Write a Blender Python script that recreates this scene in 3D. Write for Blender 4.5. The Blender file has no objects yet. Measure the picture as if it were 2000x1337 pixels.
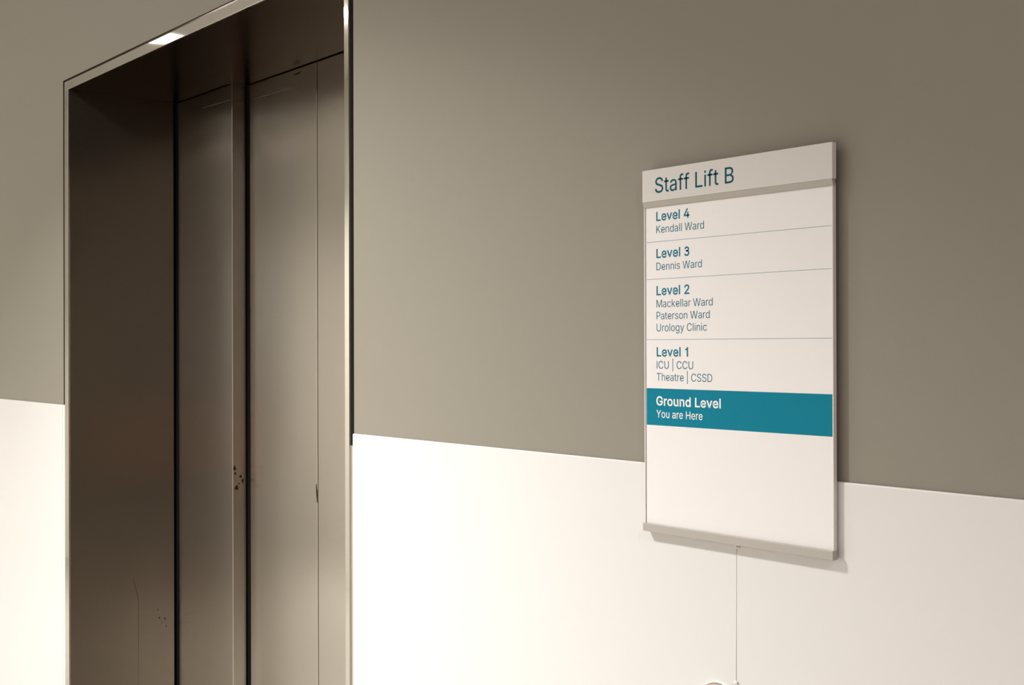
import bpy, bmesh, math
from mathutils import Vector, Matrix
from mathutils.geometry import tessellate_polygon

S = bpy.context.scene
COL = S.collection

# ------------------------------------------------------------------ camera
cam_data = bpy.data.cameras.new('camera')
cam = bpy.data.objects.new('camera', cam_data)
COL.objects.link(cam)
cam_data.sensor_fit = 'HORIZONTAL'
cam_data.sensor_width = 36.0
cam_data.lens = 42.868
cam_data.clip_start = 0.02
R_ = Vector((0.63847276, 0.76963963, -0.00271641))
F_ = Vector((-0.76963294, 0.63847854, 0.0032095))
U_ = R_.cross(F_)
cam.matrix_world = Matrix((
    (R_.x, U_.x, -F_.x, 0.0),
    (R_.y, U_.y, -F_.y, -1.2),
    (R_.z, U_.z, -F_.z, 1.3905),
    (0, 0, 0, 1)))
S.camera = cam

# ------------------------------------------------------------------ world, exposure
W = bpy.data.worlds.new('world')
S.world = W
W.use_nodes = True
W.node_tree.nodes['Background'].inputs['Color'].default_value = (1.0, 0.95, 0.88, 1)
W.node_tree.nodes['Background'].inputs['Strength'].default_value = 0.05
S.view_settings.view_transform = 'Standard'
S.view_settings.look = 'None'
S.view_settings.exposure = 0.0
S.view_settings.gamma = 1.0
S.view_settings.use_curve_mapping = False

# ------------------------------------------------------------------ ceiling lamps: place, watts, colour
CEIL = 2.98
LAMPS = [
    # x, y, watts, colour, spread deg, label
    (-2.33, -1.50, 94.0, (1.0, 0.985, 0.96), 116, 'square recessed ceiling light in front of the lift doors'),
    (-6.00, -1.45, 68.0, (1.0, 0.985, 0.96), 114, 'square recessed ceiling light beyond the left end of the lift'),
    (-5.00, -1.75, 28.0, (1.0, 0.985, 0.96), 180, 'added square ceiling light brightening the cream lobby wall'),  # added lamp, brightens the opposite wall that the doors mirror
    (1.34, -1.50, 38.0, (1.0, 0.875, 0.875), 168, 'added square ceiling light giving pinkish fill from the right'),  # added lamp, pinkish fill for the right of the wall and sign
]

# ------------------------------------------------------------------ materials
def mat(name, col, rough=0.6, metal=0.0, spec=0.5, coat=0.0):
    m = bpy.data.materials.new(name)
    m.use_nodes = True
    b = m.node_tree.nodes['Principled BSDF']
    b.inputs['Base Color'].default_value = (*col, 1)
    b.inputs['Roughness'].default_value = rough
    b.inputs['Metallic'].default_value = metal
    b.inputs['Specular IOR Level'].default_value = spec
    b.inputs['Coat Weight'].default_value = coat
    return m

def N(m, kind, **kw):
    n = m.node_tree.nodes.new(kind)
    for k, v in kw.items():
        setattr(n, k, v)
    return n

def paint(name, col, rough, var=0.03, scale=3.0, bump=0.02, bscale=350.0, spec=0.35):
    """roller-painted plaster: faint blotches and an orange-peel bump"""
    m = mat(name, col, rough, spec=spec)
    nt = m.node_tree
    b = nt.nodes['Principled BSDF']
    tc = N(m, 'ShaderNodeTexCoord')
    n1 = N(m, 'ShaderNodeTexNoise')
    n1.inputs['Scale'].default_value = scale
    n1.inputs['Detail'].default_value = 3
    nt.links.new(tc.outputs['Object'], n1.inputs['Vector'])
    mr = N(m, 'ShaderNodeMapRange')
    mr.inputs['To Min'].default_value = 1 - var
    mr.inputs['To Max'].default_value = 1 + var
    nt.links.new(n1.outputs['Fac'], mr.inputs['Value'])
    mx = N(m, 'ShaderNodeMix', data_type='RGBA', blend_type='MULTIPLY')
    mx.inputs[0].default_value = 1.0
    mx.inputs[6].default_value = (*col, 1)
    nt.links.new(mr.outputs['Result'], mx.inputs[7])
    nt.links.new(mx.outputs[2], b.inputs['Base Color'])
    if bump:
        n2 = N(m, 'ShaderNodeTexNoise')
        n2.inputs['Scale'].default_value = bscale
        nt.links.new(tc.outputs['Object'], n2.inputs['Vector'])
        bp = N(m, 'ShaderNodeBump')
        bp.inputs['Strength'].default_value = bump
        bp.inputs['Distance'].default_value = 0.002
        nt.links.new(n2.outputs['Fac'], bp.inputs['Height'])
        nt.links.new(bp.outputs['Normal'], b.inputs['Normal'])
    return m

def steel(name, col, rough, aniso, grain=0.008, stains=()):
    """brushed stainless steel; the highlight spreads along the U axis of the 'grain' map"""
    m = mat(name, col, rough, metal=1.0)
    nt = m.node_tree
    b = nt.nodes['Principled BSDF']
    b.inputs['Anisotropic'].default_value = aniso
    tg = N(m, 'ShaderNodeTangent', direction_type='UV_MAP', uv_map='grain')
    nt.links.new(tg.outputs['Tangent'], b.inputs['Tangent'])
    uv = N(m, 'ShaderNodeUVMap', uv_map='grain')
    mp = N(m, 'ShaderNodeMapping')
    mp.inputs['Scale'].default_value = (420, 3.5, 1)
    nt.links.new(uv.outputs['UV'], mp.inputs['Vector'])
    n1 = N(m, 'ShaderNodeTexNoise')
    n1.inputs['Scale'].default_value = 1.0
    n1.inputs['Detail'].default_value = 4
    nt.links.new(mp.outputs['Vector'], n1.inputs['Vector'])
    mr = N(m, 'ShaderNodeMapRange')
    mr.inputs['To Min'].default_value = rough - grain
    mr.inputs['To Max'].default_value = rough + grain
    nt.links.new(n1.outputs['Fac'], mr.inputs['Value'])
    nt.links.new(mr.outputs['Result'], b.inputs['Roughness'])
    mr2 = N(m, 'ShaderNodeMapRange')
    mr2.inputs['To Min'].default_value = 0.985
    mr2.inputs['To Max'].default_value = 1.015
    nt.links.new(n1.outputs['Fac'], mr2.inputs['Value'])
    mx = N(m, 'ShaderNodeMix', data_type='RGBA', blend_type='MULTIPLY')
    mx.inputs[0].default_value = 1.0
    mx.inputs[6].default_value = (*col, 1)
    nt.links.new(mr2.outputs['Result'], mx.inputs[7])
    nt.links.new(mx.outputs[2], b.inputs['Base Color'])
    # gently oil-canned sheet
    tc = N(m, 'ShaderNodeTexCoord')
    n2 = N(m, 'ShaderNodeTexNoise')
    n2.inputs['Scale'].default_value = 3.2
    n2.inputs['Detail'].default_value = 0
    nt.links.new(tc.outputs['Object'], n2.inputs['Vector'])
    bp = N(m, 'ShaderNodeBump')
    bp.inputs['Strength'].default_value = 0.35
    bp.inputs['Distance'].default_value = 0.008
    nt.links.new(n2.outputs['Fac'], bp.inputs['Height'])
    nt.links.new(bp.outputs['Normal'], b.inputs['Normal'])
    return m

M_GREY = paint('taupe_paint', (0.250, 0.230, 0.190), 0.55, 0.025, 2.2, 0.03)
M_WHITE = paint('white_laminate', (0.70, 0.69, 0.682), 0.35, 0.008, 2.0, 0.0)
M_UNSEEN_DARK = paint('unseen_wall_dark', (0.06, 0.05, 0.04), 0.6, 0.03, 3, 0.03)
M_CEIL = paint('ceiling_white', (0.55, 0.53, 0.50), 0.9, 0.02, 4, 0.03)
M_LOBBY = paint('lobby_cream', (0.74, 0.71, 0.65), 0.7, 0.02, 3, 0.03)
M_FLOOR = paint('vinyl_floor', (0.45, 0.425, 0.385), 0.35, 0.06, 9, 0.0)
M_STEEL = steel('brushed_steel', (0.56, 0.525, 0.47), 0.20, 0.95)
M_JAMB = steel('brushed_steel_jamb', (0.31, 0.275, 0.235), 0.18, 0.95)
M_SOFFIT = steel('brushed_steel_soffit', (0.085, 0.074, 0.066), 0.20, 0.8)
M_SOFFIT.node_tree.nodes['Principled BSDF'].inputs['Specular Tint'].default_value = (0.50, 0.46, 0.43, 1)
M_POLISH = steel('polished_steel', (0.62, 0.595, 0.55), 0.04, 0.0, 0.01)
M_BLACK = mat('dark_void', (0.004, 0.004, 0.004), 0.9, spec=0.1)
M_GAP = mat('shadow_gap', (0.035, 0.026, 0.014), 0.9, spec=0.1)
M_SEAL = mat('sealant', (0.40, 0.36, 0.30), 0.6)
M_SEALW = mat('sealant_white', (0.74, 0.74, 0.70), 0.5)
M_SHEET = mat('sign_sheet', (0.785, 0.77, 0.768), 0.45, spec=0.4)
M_HEAD = mat('sign_header', (0.62, 0.60, 0.58), 0.42, spec=0.4)
M_ALU = mat('satin_aluminium', (0.405, 0.378, 0.345), 0.45, metal=0.0)
M_ALUL = mat('light_aluminium', (0.74, 0.72, 0.68), 0.4, metal=0.0)
M_TEALD = mat('dark_teal_ink', (0.004, 0.085, 0.12), 0.5, spec=0.08)
M_TEAL = mat('teal_ink', (0.010, 0.175, 0.265), 0.5, spec=0.08)
M_TEALT = mat('teal_ink_light', (0.030, 0.155, 0.235), 0.5, spec=0.08)
M_BAND = mat('teal_band', (0.004, 0.195, 0.290), 0.5, spec=0.08)
M_LINE = mat('teal_rule', (0.24, 0.36, 0.42), 0.5)
M_WINK = mat('white_ink', (0.82, 0.82, 0.80), 0.5)
M_CABLE = mat('white_cable', (0.74, 0.70, 0.69), 0.45)
M_PLASTIC = mat('white_plastic', (0.82, 0.80, 0.77), 0.3)
M_TAUPE_P = mat('taupe_plastic', (0.40, 0.34, 0.28), 0.35)
M_DARK = mat('dark_metal', (0.05, 0.045, 0.04), 0.4, metal=0.6)
M_DIRT = mat('grime', (0.014, 0.012, 0.007), 0.8, spec=0.1)
M_FAINT = mat('faint_line_grey', (0.085, 0.075, 0.058), 0.7, metal=0.0)
M_SCRATCH = mat('scratched_steel', (0.040, 0.030, 0.022), 0.7, spec=0.1)
M_RED = paint('orange_red_vinyl', (0.86, 0.12, 0.04), 0.5, 0.03, 8, 0.0)

M_LENS = bpy.data.materials.new('lamp_lens')
M_LENS.use_nodes = True
_b = M_LENS.node_tree.nodes['Principled BSDF']
_b.inputs['Base Color'].default_value = (0.9, 0.9, 0.88, 1)
_b.inputs['Emission Color'].default_value = (1, 0.94, 0.84, 1)
_b.inputs['Emission Strength'].default_value = 3.0

# ------------------------------------------------------------------ mesh helpers
def add_box(bm, x0, x1, y0, y1, z0, z1):
    vs = [bm.verts.new(p) for p in ((x0, y0, z0), (x1, y0, z0), (x1, y1, z0), (x0, y1, z0),
                                    (x0, y0, z1), (x1, y0, z1), (x1, y1, z1), (x0, y1, z1))]
    for f in ((0, 3, 2, 1), (4, 5, 6, 7), (0, 1, 5, 4), (1, 2, 6, 5), (2, 3, 7, 6), (3, 0, 4, 7)):
        bm.faces.new([vs[i] for i in f])

def add_prism_x(bm, prof, x0, x1):
    """profile in (y, z), extruded along x"""
    a = [bm.verts.new((x0, y, z)) for y, z in prof]
    b = [bm.verts.new((x1, y, z)) for y, z in prof]
    n = len(prof)
    bm.faces.new(a)
    bm.faces.new(b[::-1])
    for i in range(n):
        bm.faces.new((a[i], b[i], b[(i + 1) % n], a[(i + 1) % n]))

def add_prism_z(bm, prof, z0, z1):
    """profile in (x, y), extruded along z"""
    a = [bm.verts.new((x, y, z0)) for x, y in prof]
    b = [bm.verts.new((x, y, z1)) for x, y in prof]
    n = len(prof)
    bm.faces.new(a)
    bm.faces.new(b[::-1])
    for i in range(n):
        bm.faces.new((a[i], b[i], b[(i + 1) % n], a[(i + 1) % n]))

def add_lathe_y(bm, cx, cz, prof, seg=48):
    """profile of (radius, y) turned about an axis along y"""
    rings = []
    for r, y in prof:
        if r < 1e-6:
            rings.append([bm.verts.new((cx, y, cz))])
        else:
            rings.append([bm.verts.new((cx + r * math.cos(2 * math.pi * i / seg), y, cz + r * math.sin(2 * math.pi * i / seg))) for i in range(seg)])
    for a, b in zip(rings, rings[1:]):
        for i in range(seg):
            j = (i + 1) % seg
            if len(a) == 1:
                bm.faces.new((a[0], b[i], b[j]))
            elif len(b) == 1:
                bm.faces.new((a[i], b[0], a[j]))
            else:
                bm.faces.new((a[i], b[i], b[j], a[j]))

def add_lathe_z(bm, cx, cy, prof, seg=40):
    rings = []
    for r, z in prof:
        if r < 1e-6:
            rings.append([bm.verts.new((cx, cy, z))])
        else:
            rings.append([bm.verts.new((cx + r * math.cos(2 * math.pi * i / seg), cy + r * math.sin(2 * math.pi * i / seg), z)) for i in range(seg)])
    for a, b in zip(rings, rings[1:]):
        for i in range(seg):
            j = (i + 1) % seg
            if len(a) == 1:
                bm.faces.new((a[0], b[i], b[j]))
            elif len(b) == 1:
                bm.faces.new((a[i], b[0], a[j]))
            else:
                bm.faces.new((a[i], b[i], b[j], a[j]))

def grain_uv(bm):
    uv = bm.loops.layers.uv.new('grain')
    for f in bm.faces:
        n = f.normal
        ax = max(range(3), key=lambda i: abs(n[i]))
        for l in f.loops:
            c = l.vert.co
            l[uv].uv = (c.x, c.z) if ax == 1 else (c.y, c.z) if ax == 0 else (c.y, c.x)

def obj(name, bm, m, parent=None, bevel=0.0, seg=2, grain=False, smooth=False):
    bmesh.ops.recalc_face_normals(bm, faces=bm.faces[:])
    if bevel:
        es = [e for e in bm.edges if len(e.link_faces) == 2 and e.calc_face_angle(0) > 0.5]
        bmesh.ops.bevel(bm, geom=es, offset=bevel, segments=seg, profile=0.5, affect='EDGES', clamp_overlap=True)
    bm.normal_update()
    if grain:
        grain_uv(bm)
    if smooth:
        for f in bm.faces:
            f.smooth = True
    me = bpy.data.meshes.new(name)
    bm.to_mesh(me)
    bm.free()
    me.materials.append(m)
    o = bpy.data.objects.new(name, me)
    COL.objects.link(o)
    if parent:
        o.parent = parent
        o.matrix_parent_inverse = Matrix.Translation(-Vector(parent.get('origin', (0, 0, 0)))) if not parent.parent else Matrix.Identity(4)
    return o

def box(name, x0, x1, y0, y1, z0, z1, m, parent=None, **kw):
    bm = bmesh.new()
    add_box(bm, x0, x1, y0, y1, z0, z1)
    return obj(name, bm, m, parent, **kw)

def thing(name, label, cat, group=None):
    o = bpy.data.objects.new(name, None)
    COL.objects.link(o)
    o.empty_display_size = 0.1
    o['label'] = label
    o['category'] = cat
    if group:
        o['group'] = group
    return o

def tag(o, label, cat, group=None):
    o['label'] = label
    o['category'] = cat
    if group:
        o['group'] = group
    return o

def struct(o):
    o['kind'] = 'structure'
    return o

# ------------------------------------------------------------------ setting
XL, XR, YF = -8.2, 6.5, -2.6
GX0, GX1, GZ = -3.3915, -1.8985, 2.129          # hole in the wall round the lift
bm = bmesh.new()
add_box(bm, XL, GX0, 0.0, 0.16, 0.0, CEIL)
add_box(bm, GX1, XR, 0.0, 0.16, 0.0, CEIL)
add_box(bm, GX0, GX1, 0.0, 0.16, GZ, CEIL)
struct(obj('wall_back', bm, M_GREY))
struct(box('floor', XL - .2, XR + .2, YF - .2, 1.4, -0.12, 0.0, M_FLOOR))
struct(box('ceiling', XL - .2, XR + .2, YF - .2, 1.4, CEIL, CEIL + 0.12, M_CEIL))
struct(box('wall_front', XL - .2, 1.2, YF - .2, YF, 0.0, CEIL, M_LOBBY))
struct(box('wall_front_dark', 1.2, XR + .2, YF - .2, YF, 0.0, CEIL, M_UNSEEN_DARK))  # unseen stretch, coloured dark to dim what the jamb and doors mirror
struct(box('wall_left', XL - .2, XL, YF, 0.16, 0.0, CEIL, M_LOBBY))
struct(box('wall_right', XR, XR + .2, YF, 0.16, 0.0, CEIL, M_GREY))
RAIL = 1.2325
# white lower cladding on both sides of the lift
for n, a, b in (('trim_1', XL, -3.3940), ('trim_2', GX1, XR)):
    struct(box(n, a, b, -0.0040, 0.0, 0.0, RAIL, M_WHITE, bevel=0.0018))

# ------------------------------------------------------------------ lift
lift = thing('lift_entrance', 'brushed stainless steel lift entrance with closed sliding doors in the taupe and white wall', 'lift')
JX0, JX1 = -3.341, -1.924                         # clear opening
OX0, OX1 = -3.3705, -1.9084                       # outer edges of the frame
SZ, OZ = 2.0964, 2.1208
YT = -0.0044                                      # face of the frame
# polished frame strip
for n, prof in (('l', (OX0, JX0)), ('r', (JX1, OX1))):
    box('frame_upright', prof[0], prof[1], YT, 0.0, 0.0, SZ, M_POLISH, lift, bevel=0.0008, grain=True)
box('frame_head', OX0, OX1, YT, 0.0, SZ, OZ, M_POLISH, lift, bevel=0.0012, grain=True)
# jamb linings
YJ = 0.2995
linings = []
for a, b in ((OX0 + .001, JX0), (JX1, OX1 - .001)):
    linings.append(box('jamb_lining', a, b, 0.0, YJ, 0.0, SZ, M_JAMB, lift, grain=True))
# stepped soffit
X1 = -2.993                                       # edge of the front leaf
XS = -2.627                                       # meeting line of the doors
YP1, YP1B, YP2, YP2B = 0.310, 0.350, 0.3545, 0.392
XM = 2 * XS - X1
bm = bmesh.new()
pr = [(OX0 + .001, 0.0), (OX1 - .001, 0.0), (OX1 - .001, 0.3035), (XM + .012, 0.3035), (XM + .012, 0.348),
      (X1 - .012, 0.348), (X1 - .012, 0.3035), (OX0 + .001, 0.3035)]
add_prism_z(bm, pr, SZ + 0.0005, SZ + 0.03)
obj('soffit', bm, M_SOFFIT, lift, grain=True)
# door leaves: front (slow) pair and rear (fast) pair
TOP = 2.24
def leaf(a, b, y0, y1):
    return box('door_leaf', a, b, y0, y1, 0.008, TOP, M_STEEL, lift, bevel=0.0015, grain=True)
leaf1 = leaf(-3.86, X1, YP1, YP1B)
leaf2 = leaf(-3.40, XS - 0.0016, YP2, YP2B)
leaf3 = leaf(XS + 0.0016, -1.86, YP2, YP2B)
leaf4 = leaf(XM, -1.40, YP1, YP1B)
# black strips painting in the dark reflections at the running clearances
box('gap_shade_strip', -3.372, -3.3296, YP1 - 0.0010, YP1 - 0.0002, 0.01, SZ, M_BLACK, leaf1)
box('gap_shade_strip', -3.004, -2.9785, YP2 - 0.0010, YP2 - 0.0002, 0.01, SZ, M_BLACK, leaf2)
box('gap_shade_strip', 2 * XS + 2.9785, 2 * XS + 3.004, YP2 - 0.0010, YP2 - 0.0002, 0.01, SZ, M_BLACK, leaf3)
box('gap_shade_strip', 2 * XS + 3.3296, 2 * XS + 3.372, YP1 - 0.0010, YP1 - 0.0002, 0.01, SZ, M_BLACK, leaf4)

# wear and marks: scratch on the left lining, thin faint lines and grime on the doors
def mark(name, pts, w, ax, at, m, parent, d=0.0002):
    """thin strip of a mark along pts; ax 'x' lies on a face that looks along x, 'y' on one that looks along y"""
    bm_ = bmesh.new()
    prev = None
    n = len(pts)
    for i, (a, z, *ww) in enumerate(pts):
        h_ = (ww[0] if ww else w) / 2
        p0, p1 = Vector(pts[max(i - 1, 0)][:2]), Vector(pts[min(i + 1, n - 1)][:2])
        t = (p1 - p0).normalized()
        q = []
        for sgn in (1, -1):
            u, v = a - t.y * h_ * sgn, z + t.x * h_ * sgn
            q.append(bm_.verts.new((at + d, u, v) if ax == 'x' else (u, at - d, v)))
        if prev:
            bm_.faces.new((prev[0], prev[1], q[1], q[0]))
        prev = q
    return obj(name, bm_, m, parent)

def blot(name, a, z, ra, rz, ax, at, m, parent, d=0.0003, seg=14):
    bm_ = bmesh.new()
    vs = []
    for i in range(seg):
        t = 2 * math.pi * i / seg
        k = 1 + 0.25 * math.sin(3 * t + a * 90) + 0.12 * math.sin(5 * t + z * 70)
        u, v = a + ra * k * math.cos(t), z + rz * k * math.sin(t)
        vs.append(bm_.verts.new((at + d, u, v) if ax == 'x' else (u, at - d, v)))
    bm_.faces.new(vs)
    return obj(name, bm_, m, parent)

lin = linings[0]
mark('scratch', [(0.176, 0.742, .0004), (0.1800, 0.7257, .0012), (0.1875, 0.6987, .0016), (0.1922, 0.676, .0012), (0.1924, 0.62, .0008),
                 (0.1921, 0.5748, .0010), (0.1926, 0.50, .0007), (0.1930, 0.434, .0006), (0.1930, 0.40, .0003)], 0.001, 'x', JX0, M_SCRATCH, lin)
for a, z, q in ((0.2497, 0.6393, .0016), (0.2542, 0.6152, .0022), (0.2712, 0.6112, .0025), (0.2758, 0.5885, .0018), (0.262, 0.600, .0012)):
    blot('scuff', a, z, q, q * 1.3, 'x', JX0, M_SCRATCH, lin)
for a, z, ra, rz in ((0.3150, 1.066, .004, .006), (0.3170, 1.052, .003, .003), (0.3210, 1.0134, .005, .006), (0.3330, 1.0427, .004, .004), (0.3390, 1.031, .003, .006), (0.328, 1.024, .002, .002)):
    blot('grime', a, z, ra, rz, 'x', X1, M_DIRT, leaf1)
blot('grime', -2.7241, 2.0832, 0.021, 0.0026, 'y', YP2, M_DIRT, leaf2)
mark('grime', [(-2.6335, 1.052, .002), (-2.6325, 1.040, .005), (-2.6310, 1.026, .0062), (-2.6295, 1.006, .003)], 0.004, 'y', YP2, M_DIRT, leaf2)
mark('faint_line', [(-3.175, 2.0585, .0008), (-3.09, 2.0565, .0022), (-3.0, 2.0545, .0012)], 0.002, 'y', YP1, M_FAINT, leaf1)
mark('faint_line', [(-2.965, 2.0550, .0016), (-2.88, 2.0540, .0022), (-2.79, 2.0530, .0014), (-2.74, 2.0520, .0004)], 0.002, 'y', YP2, M_FAINT, leaf2)

# shaft behind and round the doors
bm = bmesh.new()
add_box(bm, -3.95, -1.30, 0.44, 0.46, 0.0, 2.4)
add_box(bm, -3.95, -3.93, 0.18, 0.44, 0.0, 2.4)
add_box(bm, -1.32, -1.30, 0.18, 0.44, 0.0, 2.4)
add_box(bm, -3.95, -1.30, 0.18, 0.46, 2.38, 2.4)
obj('shaft_lining', bm, M_BLACK, lift)
bm = bmesh.new()
add_box(bm, OX0 - 0.021, OX0, 0.04, 0.17, 0.0, GZ + .006)
add_box(bm, OX1, OX1 + 0.02, 0.014, 0.17, 0.0, GZ + .006)
add_box(bm, OX0, OX1, 0.05, 0.17, OZ + .006, GZ + .006)
add_box(bm, GX0 + .0001, GX0 + .0010, 0.0006, 0.05, RAIL, GZ - .0001)
add_box(bm, GX0 + .0010, GX1 - .0001, 0.0006, 0.05, GZ - .0010, GZ - .0001)
obj('shadow_gap', bm, M_GAP, lift)
box('sill', JX0, JX1, 0.0, 0.44, 0.0005, 0.006, M_ALU, lift)
# sealant below the shadow gaps
box('sealant', OX1, GX1, -0.0008, 0.014, 0.0, 1.2097, M_SEAL, lift)
box('sealant', GX0 - .003, OX0, -0.0012, 0.014, 0.0, RAIL, M_SEALW, lift)

# ------------------------------------------------------------------ directory sign
sign = thing('directory_sign', 'white lift directory sign with teal lettering and teal ground level band on the wall', 'sign')
SX0, SX1 = -1.152, -0.8490
YB = -0.0062
body = box('back_panel', SX0 + .0005, SX1 - .0005, -0.0112, YB, 1.146, 1.62, M_ALU, sign, bevel=0.0004)
box('wall_spacer', SX0 + .02, SX1 - .02, YB, -0.0001, 1.17, 1.60, M_BLACK, sign)
YI = -0.0118
sheet = box('insert_sheet', -1.1488, -0.8502, YI, -0.0100, 1.1520, 1.5850, M_SHEET, sign)
for a, b in ((SX0, -1.1503), (-0.8502, SX1)):
    box('side_rail', a, b, -0.0125, YB, 1.1462, 1.5790, M_ALUL, sign, bevel=0.0003)
# header with a sloping lower lip
HX0, HX1 = -1.1512, -0.8476
bm = bmesh.new()
add_prism_x(bm, [(-0.0085, 1.6258), (-0.0162, 1.6258), (-0.0162, 1.5834), (-0.0085, 1.5834)], HX0, HX1)
head = obj('header_panel', bm, M_HEAD, sign, bevel=0.0003)
bm = bmesh.new()
add_prism_x(bm, [(-0.0100, 1.5832), (-0.0158, 1.5832), (-0.0136, 1.5765), (-0.0122, 1.5755), (-0.0100, 1.5755)], HX0, HX1)
obj('header_lip', bm, M_ALU, sign)
bm = bmesh.new()
add_prism_x(bm, [(YB, 1.1424), (-0.0160, 1.1424), (-0.0162, 1.1426), (-0.0162, 1.1522), (-0.0155, 1.1530), (YB, 1.1530)], HX0 - .0006, HX1 - .0006)
obj('bottom_rail', bm, M_ALU, sign)
box('end_cap', HX1, HX1 + 0.0006, -0.0160, -0.0085, 1.5836, 1.6256, M_ALUL, sign)

# printed rules and the band
for z in (1.5296, 1.4798, 1.3991):
    box('dividing_line', -1.1483, -0.8512, YI - 0.0001, YI + .0005, z - 0.00035, z + 0.00035, M_LINE, sheet)
band = box('ground_level_band', -1.1483, -0.8509, YI - 0.0001, YI + .0005, 1.2848, 1.3340, M_BAND, sheet)
band['label'] = 'teal band across the sign'

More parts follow.
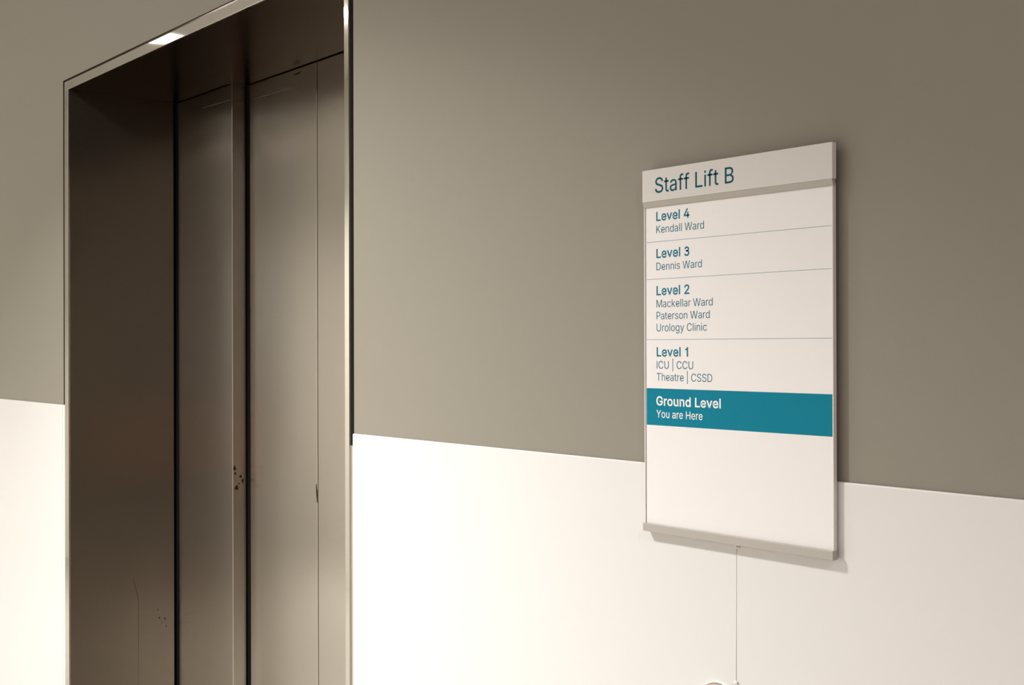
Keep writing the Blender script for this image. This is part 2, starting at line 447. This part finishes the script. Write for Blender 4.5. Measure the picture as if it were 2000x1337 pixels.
# plain grotesque letter outlines (cap height 509): character, advance, then one contour per slash
GLYPHS = """
1400/258,509 258,0 192,0 192,364 82,364 82,412 130,417 163,429 186,455 200,509
2453/64,0 64,47 234,229 282,282 299,305 311,327 318,348 320,371 317,397 308,419 293,436 273,449 250,457 224,460 196,457 172,447 153,433 139,413 130,390 127,362 66,362 71,405 86,442 111,473 143,496 182,511 225,516 268,511 306,497 337,474 361,445 376,411 381,372 378,345 371,318 357,290 336,259 267,180 153,60 153,57 389,57 389,0
3420/61,400 74,435 101,470 139,494 182,507 227,508 271,496 309,473 338,439 354,399 354,356 340,315 313,280 275,256 231,243 166,241 164,303 224,304 249,312 271,326 286,345 293,366 293,387 285,407 269,425 247,439 220,446 191,446 165,438 143,424 128,405 119,379/165,303 209,303 258,296 305,274 342,240 366,197 375,148 366,99 342,56 305,22 258,0 207,-7 156,0 109,22 72,56 50,94 104,125 120,95 144,74 173,60 207,55 241,60 270,74 294,95 308,120 313,148 308,176 294,201 270,222 241,236 205,241 165,241
4453/40,105 40,158 247,509 311,509 109,166 109,163 413,163 413,105/282,0 282,318 343,318 343,0
B456/60,0 60,509 241,509 289,504 329,491 359,469 381,442 394,410 398,374 395,344 387,320 373,301 356,286 336,275 315,267 315,262 339,257 363,245 385,227 402,203 414,173 418,136 413,100 400,67 377,39 344,18 301,4 247,0/125,57 245,57 272,58 296,63 315,70 330,80 341,92 349,105 354,120 355,137 352,161 342,184 327,203 306,218 279,228 248,231 125,231/125,285 238,285 265,288 288,296 308,309 323,326 333,348 336,372 334,388 330,403 323,417 313,429 299,439 283,446 263,450 240,452 125,452
C510/267,-7 235,-5 205,1 177,11 150,25 126,42 104,63 86,88 70,115 57,146 48,179 42,215 40,254 42,293 48,329 57,362 70,393 86,421 104,445 126,466 150,484 177,498 205,508 235,514 267,516 305,513 340,504 373,490 402,471 427,447 448,418 463,385 473,348 408,348 401,373 389,395 375,413 357,428 337,440 315,449 292,454 267,456 245,454 223,450 203,443 184,432 166,419 150,403 137,385 125,364 116,340 109,314 105,285 103,254 105,223 109,194 116,168 125,145 137,123 151,105 166,89 184,76 203,66 223,59 245,54 267,53 292,55 315,60 337,69 357,81 375,96 389,114 401,136 408,160 473,160 463,124 448,91 428,62 402,38 373,19 341,5 305,-4
D502/219,0 96,0 96,57 215,57 244,58 272,63 296,70 318,81 337,94 354,110 368,128 379,149 394,198 399,255 394,312 379,361 368,381 354,399 338,415 320,428 299,438 275,446 249,450 221,452 93,452 93,509 225,509 261,507 294,501 325,492 353,478 377,461 399,441 418,418 433,391 446,361 455,329 460,293 462,255 460,217 455,181 446,149 433,119 417,92 398,68 376,48 351,31 322,17 291,8 256,2/125,509 125,0 60,0 60,509
G520/269,-7 236,-5 205,1 176,11 149,25 125,43 104,64 85,88 69,116 57,146 47,179 42,215 40,254 42,293 47,329 57,362 69,393 85,421 103,445 125,466 149,484 175,498 203,508 233,514 265,516 304,513 340,504 374,489 403,469 429,445 449,416 465,384 474,349 408,349 399,372 387,393 373,411 356,427 337,439 315,448 291,454 265,456 243,454 222,450 202,443 183,432 166,419 150,404 137,385 125,364 116,340 109,314 105,285 103,254 105,223 109,194 116,168 125,145 137,124 151,105 166,90 184,76 203,66 224,59 246,54 269,53 309,57 345,71 374,93 396,123 410,160 415,202 434,199 283,199 283,256 478,256 478,200 476,170 471,141 463,115 451,91 436,69 419,50 399,33 377,19 352,8 326,0 298,-5
H517/60,0 60,509 125,509 125,289 392,289 392,509 457,509 457,0 392,0 392,232 125,232 125,0
I185/60,0 60,509 125,509 125,0
K467/104,145 104,216 139,261 174,303 364,509 448,509 231,276 228,276/60,0 60,509 125,509 125,0/372,0 188,259 228,309 449,0
L393/60,0 60,509 125,509 125,57 361,57 361,0
M628/60,0 60,509 152,509 287,159 322,49 307,49 352,187 476,509 568,509 568,0 504,0 505,369 507,457 513,457 467,322 342,0 286,0 159,321 112,457 119,457 122,291 122,0
P445/60,0 60,509 235,509 263,507 289,503 312,497 332,487 350,476 366,462 379,447 390,430 404,391 409,348 404,304 390,265 379,248 366,233 350,219 332,207 312,198 289,191 263,187 235,186 125,186 125,0/125,242 233,242 269,246 297,256 318,272 333,294 342,319 344,348 342,376 333,402 318,423 297,439 268,449 232,452 125,452
S447/224,-9 172,-4 128,9 91,31 64,60 46,96 38,137 104,137 110,110 123,88 142,71 166,59 194,52 224,49 257,52 286,60 311,74 329,92 341,114 346,139 342,161 332,179 316,193 296,205 245,222 184,239 154,249 128,260 105,274 86,289 71,307 60,326 54,348 52,372 53,393 58,413 65,431 75,448 102,476 138,498 180,511 227,516 275,511 316,498 351,476 377,449 394,415 401,378 337,378 334,396 326,412 316,426 302,437 286,447 267,453 247,457 225,459 194,456 167,448 145,435 129,418 118,398 115,376 119,352 131,334 148,319 169,308 212,293 264,279 312,264 336,252 359,238 379,220 395,198 405,171 408,139 403,99 386,64 360,34 323,11 278,-4
T449/32,452 32,509 417,509 417,452 257,452 257,0 193,0 193,452
U517/259,-8 230,-7 203,-2 177,5 154,15 133,28 114,43 98,60 85,80 74,101 66,124 62,148 60,173 60,509 124,509 124,178 128,144 141,113 160,87 187,68 220,56 259,52 298,56 331,68 357,87 377,113 389,144 393,178 393,509 457,509 457,173 456,148 451,124 443,101 433,80 419,60 403,43 384,28 363,15 340,5 315,-2 288,-7
W686/155,0 16,509 82,509 175,145 197,40 189,40 211,145 306,509 380,509 474,145 497,40 488,40 510,145 603,509 670,509 530,0 455,0 368,323 351,391 336,475 350,475 335,395 318,323 230,0
Y472/203,0 203,208 16,509 91,509 192,344 222,292 250,230 224,230 251,293 280,344 381,509 455,509 268,208 268,0
a389/160,-9 126,-5 94,5 68,22 48,45 35,73 30,108 34,138 43,161 58,179 78,193 100,203 125,211 178,220 252,230 265,235 273,243 276,257 273,279 267,297 256,311 240,322 220,329 196,331 171,329 149,322 132,313 118,301 107,288 100,274 41,291 57,322 79,346 104,364 133,375 163,382 194,384 239,379 263,372 286,360 306,343 322,320 333,290 337,251 337,0 277,0 277,52 272,52 252,25 236,12 215,1 190,-6/170,45 202,49 228,59 248,74 263,93 272,115 276,138 276,190 259,182 231,176 175,168 134,159 117,150 103,139 95,124 92,105 94,87 102,72 114,61 130,52 149,47
c396/207,-8 182,-7 159,-2 137,6 117,16 98,30 82,46 68,64 56,85 46,108 40,133 36,159 34,187 36,216 40,243 46,268 56,291 68,312 82,330 98,346 117,360 137,371 159,378 182,383 207,384 234,383 260,377 284,368 305,356 324,341 340,322 353,301 362,277 303,262 290,289 270,311 242,325 207,330 173,325 145,310 124,287 108,258 99,224 96,187 99,151 108,117 124,89 145,66 173,51 207,46 243,52 271,66 292,89 304,117 363,102 354,78 341,56 325,37 306,21 285,9 261,-1 235,-6
d424/195,-8 172,-7 151,-2 130,5 111,16 94,29 79,45 66,64 55,84 39,133 34,189 39,245 55,293 66,313 79,332 95,347 112,361 131,371 151,378 173,383 196,384 228,381 253,373 272,360 287,346 306,319 311,319 311,509 372,509 372,0 313,0 313,59 307,59 287,31 272,17 252,4 227,-5/205,47 236,51 263,65 284,86 299,115 309,150 312,189 309,229 300,263 284,291 263,312 237,325 205,330 172,325 145,311 124,290 108,261 99,227 96,189 99,151 109,117 124,88 145,66 172,51
e404/212,-8 185,-7 161,-2 138,6 117,16 98,30 82,46 68,64 56,85 40,132 34,187 39,242 55,290 67,311 81,329 97,346 115,359 135,370 157,378 180,383 205,384 236,382 266,374 294,361 319,341 341,315 357,282 368,242 371,194 371,169 75,169 75,221 338,221 310,202 307,237 298,269 283,294 263,314 237,326 205,330 173,326 146,313 125,294 109,270 99,241 96,211 96,178 100,139 110,106 128,80 151,61 179,50 212,46 234,48 254,53 271,61 285,73 297,88 306,105 365,91 353,63 335,39 311,19 283,4 249,-5
f254/228,379 228,327 6,327 6,379/81,0 81,432 84,461 96,486 113,505 135,519 161,527 187,530 222,527 243,521 227,468 215,472 195,474 171,470 154,460 145,443 142,419 142,0
g425/207,-151 168,-148 134,-140 105,-127 82,-110 64,-91 51,-69 101,-41 122,-66 136,-78 154,-88 178,-95 207,-97 229,-96 249,-92 267,-85 282,-75 295,-62 304,-47 310,-28 311,-6 311,68 306,68 287,41 272,28 252,16 227,8 195,5 152,10 113,27 95,39 80,53 67,71 55,90 46,112 39,136 35,163 34,191 39,246 55,293 66,314 80,332 95,347 112,361 131,371 152,378 173,383 196,384 228,382 253,373 273,360 288,346 308,319 313,319 313,379 372,379 372,-9 371,-32 367,-54 360,-73 350,-90 324,-117 291,-136 251,-147/205,59 237,63 264,75 285,95 300,121 309,154 312,193 309,231 300,264 285,291 264,312 237,325 205,330 172,325 145,312 124,290 109,262 99,229 96,193 99,155 109,123 124,96 145,76 172,63
h410/114,227 114,0 53,0 53,509 114,509 114,287 102,287 112,312 124,332 137,349 152,362 169,372 187,379 207,383 227,384 264,380 295,369 321,349 341,321 353,285 357,240 357,0 296,0 296,235 295,256 290,275 283,291 273,304 260,315 246,323 229,328 210,329 184,326 161,317 141,303 126,283 117,257
i167/53,0 53,379 114,379 114,0/53,444 53,509 114,509 114,444
k381/110,137 110,212 121,212 284,379 360,379 184,199 177,199/53,0 53,509 114,509 114,0/294,0 148,186 191,229 372,0
l167/53,0 53,509 114,509 114,0
n410/114,227 114,0 53,0 53,379 112,379 112,287 102,287 112,312 124,332 137,349 152,362 169,372 187,379 207,383 227,384 264,380 295,369 321,349 341,321 353,285 357,240 357,0 296,0 296,235 295,256 290,275 283,291 273,304 260,315 246,323 229,328 210,329 184,326 161,317 141,303 126,283 117,257
o415/207,-8 182,-7 159,-2 137,6 117,16 98,30 82,46 68,64 56,85 46,108 40,133 36,159 34,187 36,216 40,243 46,268 56,291 68,312 82,330 98,346 117,360 137,371 159,378 182,383 207,384 233,383 256,378 278,371 299,360 317,346 333,330 347,312 359,291 369,268 376,243 380,216 381,187 380,159 376,133 369,108 359,85 347,64 333,46 317,30 299,16 278,6 256,-2 233,-7/207,46 242,51 270,66 292,89 307,117 316,151 319,187 316,224 307,258 292,287 270,310 242,325 207,330 173,325 145,310 124,287 108,258 99,224 96,187 99,151 108,117 124,89 145,66 173,51
r259/53,0 53,379 112,379 112,321 115,321 130,347 152,367 181,380 213,385 243,384 243,322 207,326 182,323 159,315 140,301 126,284 117,262 114,237 114,0
s365/182,-8 145,-5 112,3 84,18 62,38 45,63 36,94 94,107 105,79 124,60 150,49 181,45 217,50 244,62 262,81 268,103 265,121 254,136 237,147 212,155 149,170 104,186 72,208 61,222 53,237 48,255 47,274 51,305 65,332 87,354 115,370 149,381 187,384 223,381 254,372 279,358 299,339 314,316 324,290 268,277 258,298 243,316 219,328 187,333 156,329 131,317 114,299 109,277 112,258 124,243 144,232 172,223 229,209 275,194 306,171 317,158 325,142 330,125 331,107 326,75 312,47 290,24 260,6 223,-5
t227/204,379 204,327 6,327 6,379/65,471 126,471 126,98 128,76 136,61 150,53 170,50 202,54 213,2 192,-3 168,-4 145,-3 125,2 107,10 92,21 80,35 72,52 67,71 65,93
u410/182,-5 146,-1 115,11 89,31 69,59 57,95 53,139 53,379 114,379 114,144 115,123 119,105 127,89 137,75 150,64 164,56 181,52 200,50 226,53 249,62 268,77 283,97 293,122 296,153 296,379 357,379 357,0 298,0 298,92 307,92 297,67 286,47 272,30 257,17 222,0
v389/163,0 17,379 84,379 165,155 187,87 206,21 184,21 203,87 224,155 305,379 371,379 226,0
y389/47,-139 61,-86 88,-90 104,-89 118,-84 130,-74 141,-58 151,-36 163,-1 17,379 84,379 165,155 187,87 206,21 184,21 202,87 224,155 305,379 371,379 204,-58 191,-85 177,-107 159,-124 139,-136 117,-143 91,-145 65,-143
|230/141,673 141,-164 88,-164 88,673
 188
"""
GLY = {}
for _l in GLYPHS.split('\n'):
    if _l:
        _p = _l[1:].split('/')
        GLY[_l[0]] = (float(_p[0]), [[tuple(float(c) for c in q.split(',')) for q in k.split()] for k in _p[1:]])

def area2(c):
    return sum(c[i - 1][0] * c[i][1] - c[i][0] * c[i - 1][1] for i in range(len(c)))

def fatten(c, w):
    """move a contour outwards by w (outer contours run clockwise, holes the other way)"""
    out = []
    c = [q for i, q in enumerate(c) if math.dist(q, c[i - 1]) > 3.0]
    n = len(c)
    for i in range(n):
        p, q, r = Vector(c[i - 1]), Vector(c[i]), Vector(c[(i + 1) % n])
        d1, d2 = (q - p).normalized(), (r - q).normalized()
        n1, n2 = Vector((-d1.y, d1.x)), Vector((-d2.y, d2.x))
        k = 1 + n1.dot(n2)
        v = (n1 + n2) / max(k, 0.5)
        out.append((q.x + v.x * w, q.y + v.y * w))
    return out

def inside(p, c):
    r = False
    for i in range(len(c)):
        (ax, ay), (bx, by) = c[i - 1], c[i]
        if (ay > p[1]) != (by > p[1]) and p[0] < (bx - ax) * (p[1] - ay) / (by - ay) + ax:
            r = not r
    return r

def lettering(body_, x0, x1, base, cap, y, weight, m, parent, label):
    shapes = []
    pen = 0.0
    for ch in body_:
        adv, cs = GLY[ch]
        outs = [c for c in cs if area2(c) < 0]
        holes = [c for c in cs if area2(c) >= 0]
        for c in outs:
            hs = [h for h in holes if inside(h[0], c)]
            shapes.append([[(px + pen, py) for px, py in fatten(k, weight)] for k in [c] + hs])
        pen += adv + weight
    a0 = min(p[0] for s_ in shapes for p in s_[0])
    a1 = max(p[0] for s_ in shapes for p in s_[0])
    kx = (x1 - x0) / (a1 - a0)
    kz = cap / (509.0 + 2 * weight)
    bm_ = bmesh.new()
    for s_ in shapes:
        flat = [p for c in s_ for p in c]
        pos = [(x0 + (px - a0) * kx, base + (py + weight) * kz) for px, py in flat]
        fr = [bm_.verts.new((px, y, pz)) for px, pz in pos]
        bk = [bm_.verts.new((px, y + 0.0003, pz)) for px, pz in pos]
        for t in tessellate_polygon([[Vector((px, py, 0)) for px, py in c] for c in s_]):
            try:
                bm_.faces.new([fr[i] for i in t])
            except ValueError:
                pass
        k0 = 0
        for c in s_:
            n = len(c)
            for i in range(n):
                j = (i + 1) % n
                bm_.faces.new((fr[k0 + i], fr[k0 + j], bk[k0 + j], bk[k0 + i]))
            k0 += n
    o = obj('lettering', bm_, m, parent)
    o['label'] = label
    return o

B, T = 14.0, -3.0
YL = YI - 0.00015
lettering('Staff Lift B', -1.1277, -0.9930, 1.5939, 0.0203, -0.0163, 3.0, M_TEALD, head, 'dark teal words Staff Lift B')
XLT = -1.1297
for body_, x1, base, cap, w, m in (
        ('Level 4', -1.0708, 1.5570, 0.0124, B, M_TEAL), ('Kendall Ward', -1.0459, 1.5409, 0.0101, T, M_TEALT),
        ('Level 3', -1.0711, 1.5076, 0.0124, B, M_TEAL), ('Dennis Ward', -1.0498, 1.4915, 0.0100, T, M_TEALT),
        ('Level 2', -1.0713, 1.4580, 0.0124, B, M_TEAL), ('Mackellar Ward', -1.0318, 1.4420, 0.0100, T, M_TEALT),
        ('Paterson Ward', -1.0368, 1.4260, 0.0100, T, M_TEALT), ('Urology Clinic', -1.0417, 1.4100, 0.0101, T, M_TEALT),
        ('Level 1', -1.0738, 1.3765, 0.0125, B, M_TEAL), ('ICU | CCU', -1.0652, 1.3604, 0.0101, T, M_TEALT),
        ('Theatre | CSSD', -1.0330, 1.3444, 0.0102, T, M_TEALT)):
    lettering(body_, XLT, x1, base, cap, YL, w, m, sheet, 'teal words ' + body_)
lettering('Ground Level', -1.1304, -1.0188, 1.3113, 0.0124, YL - .0001, B + 3, M_WINK, sheet, 'white words Ground Level')
lettering('You are Here', -1.1304, -1.0493, 1.2952, 0.0102, YL - .0001, 4.0, M_WINK, sheet, 'white words You are Here')

# ------------------------------------------------------------------ cable and round fitting
def add_tube(bm, pts, r, seg=10):
    rings = []
    for i, p in enumerate(pts):
        p = Vector(p)
        d = (Vector(pts[min(i + 1, len(pts) - 1)]) - Vector(pts[max(i - 1, 0)])).normalized()
        u = d.cross(Vector((0, 1, 0))).normalized()
        v = d.cross(u)
        rings.append([bm.verts.new(p + r * (math.cos(t) * u + math.sin(t) * v)) for t in (2 * math.pi * k / seg for k in range(seg))])
    for a, b in zip(rings, rings[1:]):
        for k in range(seg):
            bm.faces.new((a[k], a[(k + 1) % seg], b[(k + 1) % seg], b[k]))
    bm.faces.new(rings[0][::-1])
    bm.faces.new(rings[-1])

YW = -0.0040
cable = thing('cable', 'thin off-white cable running down the white wall under the directory sign', 'cable')
bm = bmesh.new()
add_tube(bm, [(-0.9992, YW - .0012, 1.1376), (-1.0002, YW - .0008, 1.1358), (-1.0008, YW - .0002, 1.1335), (-1.0010, YW, 1.128),
              (-1.0014, YW, 1.05), (-1.0018, YW, 0.9695)], 0.0006)
obj('cord', bm, M_CABLE, cable, smooth=True)
bm = bmesh.new()
add_lathe_y(bm, -0.9978, 1.1388, [(0.0030, YW), (0.0029, YW - .0014), (0.0022, YW - .0021), (0.0012, YW - .0023), (0.0009, YW - .0012), (0, YW - .0012)], 24)
obj('grommet', bm, M_PLASTIC, cable, smooth=True)
bm = bmesh.new()
add_lathe_y(bm, -0.9978, 1.1390, [(0.0009, YW - .0010), (0.0009, YW - .0017), (0, YW - .0018)], 16)
obj('screw', bm, M_DARK, cable, smooth=True)
box('cable_clip', -1.0040, -0.9986, YW - .0030, YW, 0.9662, 0.9696, M_PLASTIC, cable, bevel=0.0006)

fit_ = thing('round_wall_fitting', 'round white-rimmed taupe fitting on the white wall at the bottom edge below the cable', 'wall fitting')
FX, FZ = -1.0265, 0.9272
bm = bmesh.new()
add_lathe_y(bm, FX, FZ, [(0.0366, YW), (0.0366, YW - .0040), (0.0362, YW - .0052), (0.0356, YW - .0056), (0.0350, YW - .0052), (0.0346, YW - .004), (0, YW - .004)], 64)
obj('rim', bm, M_PLASTIC, fit_, smooth=True)
bm = bmesh.new()
add_lathe_y(bm, FX, FZ, [(0.0344, YW - .0042), (0.0341, YW - .0080), (0.0325, YW - .0105), (0.026, YW - .0125), (0.014, YW - .0138), (0, YW - .0142)], 64)
obj('dome', bm, M_TAUPE_P, fit_, smooth=True)

# ------------------------------------------------------------------ lobby things that only the steel mirrors, and two added lights
def downlight(x, y, watts, colr, spread, label):
    t = thing('ceiling_light', label, 'ceiling light', 'recessed ceiling lights over the lobby')
    h_ = 0.11
    bm_ = bmesh.new()
    for q in ((x - h_ - .02, x - h_, y - h_ - .02, y + h_ + .02), (x + h_, x + h_ + .02, y - h_ - .02, y + h_ + .02),
              (x - h_, x + h_, y - h_ - .02, y - h_), (x - h_, x + h_, y + h_, y + h_ + .02)):
        add_box(bm_, *q, CEIL - .006, CEIL - .0002)
    obj('trim_frame', bm_, M_PLASTIC, t)
    box('diffuser', x - h_, x + h_, y - h_, y + h_, CEIL - .0025, CEIL - .0002, M_LENS, t)
    ld = bpy.data.lights.new('ceiling_light_lamp', 'AREA')
    ld.shape = 'SQUARE'
    ld.size = 2 * h_
    ld.energy = watts
    ld.color = colr
    ld.spread = math.radians(spread)
    lo = bpy.data.objects.new('ceiling_light_lamp', ld)
    COL.objects.link(lo)
    lo.location = (x, y, CEIL - 0.004)
    lo.parent = t
for a in LAMPS:
    downlight(*a)

bench = thing('bench', 'orange-red upholstered bench against the lobby wall facing the lift', 'bench')
bx0, bx1 = 1.95, 5.3
box('seat', bx0, bx1, YF + .10, YF + .62, 0.38, 0.48, M_RED, bench, bevel=0.02, seg=3)
box('backrest', bx0, bx1, YF + .02, YF + .12, 0.49, 0.98, M_RED, bench, bevel=0.02, seg=3)
for x in (bx0 + .1, bx1 - .14):
    for y in (YF + .12, YF + .54):
        box('leg', x, x + .04, y, y + .04, 0.0, 0.38, M_DARK, bench)
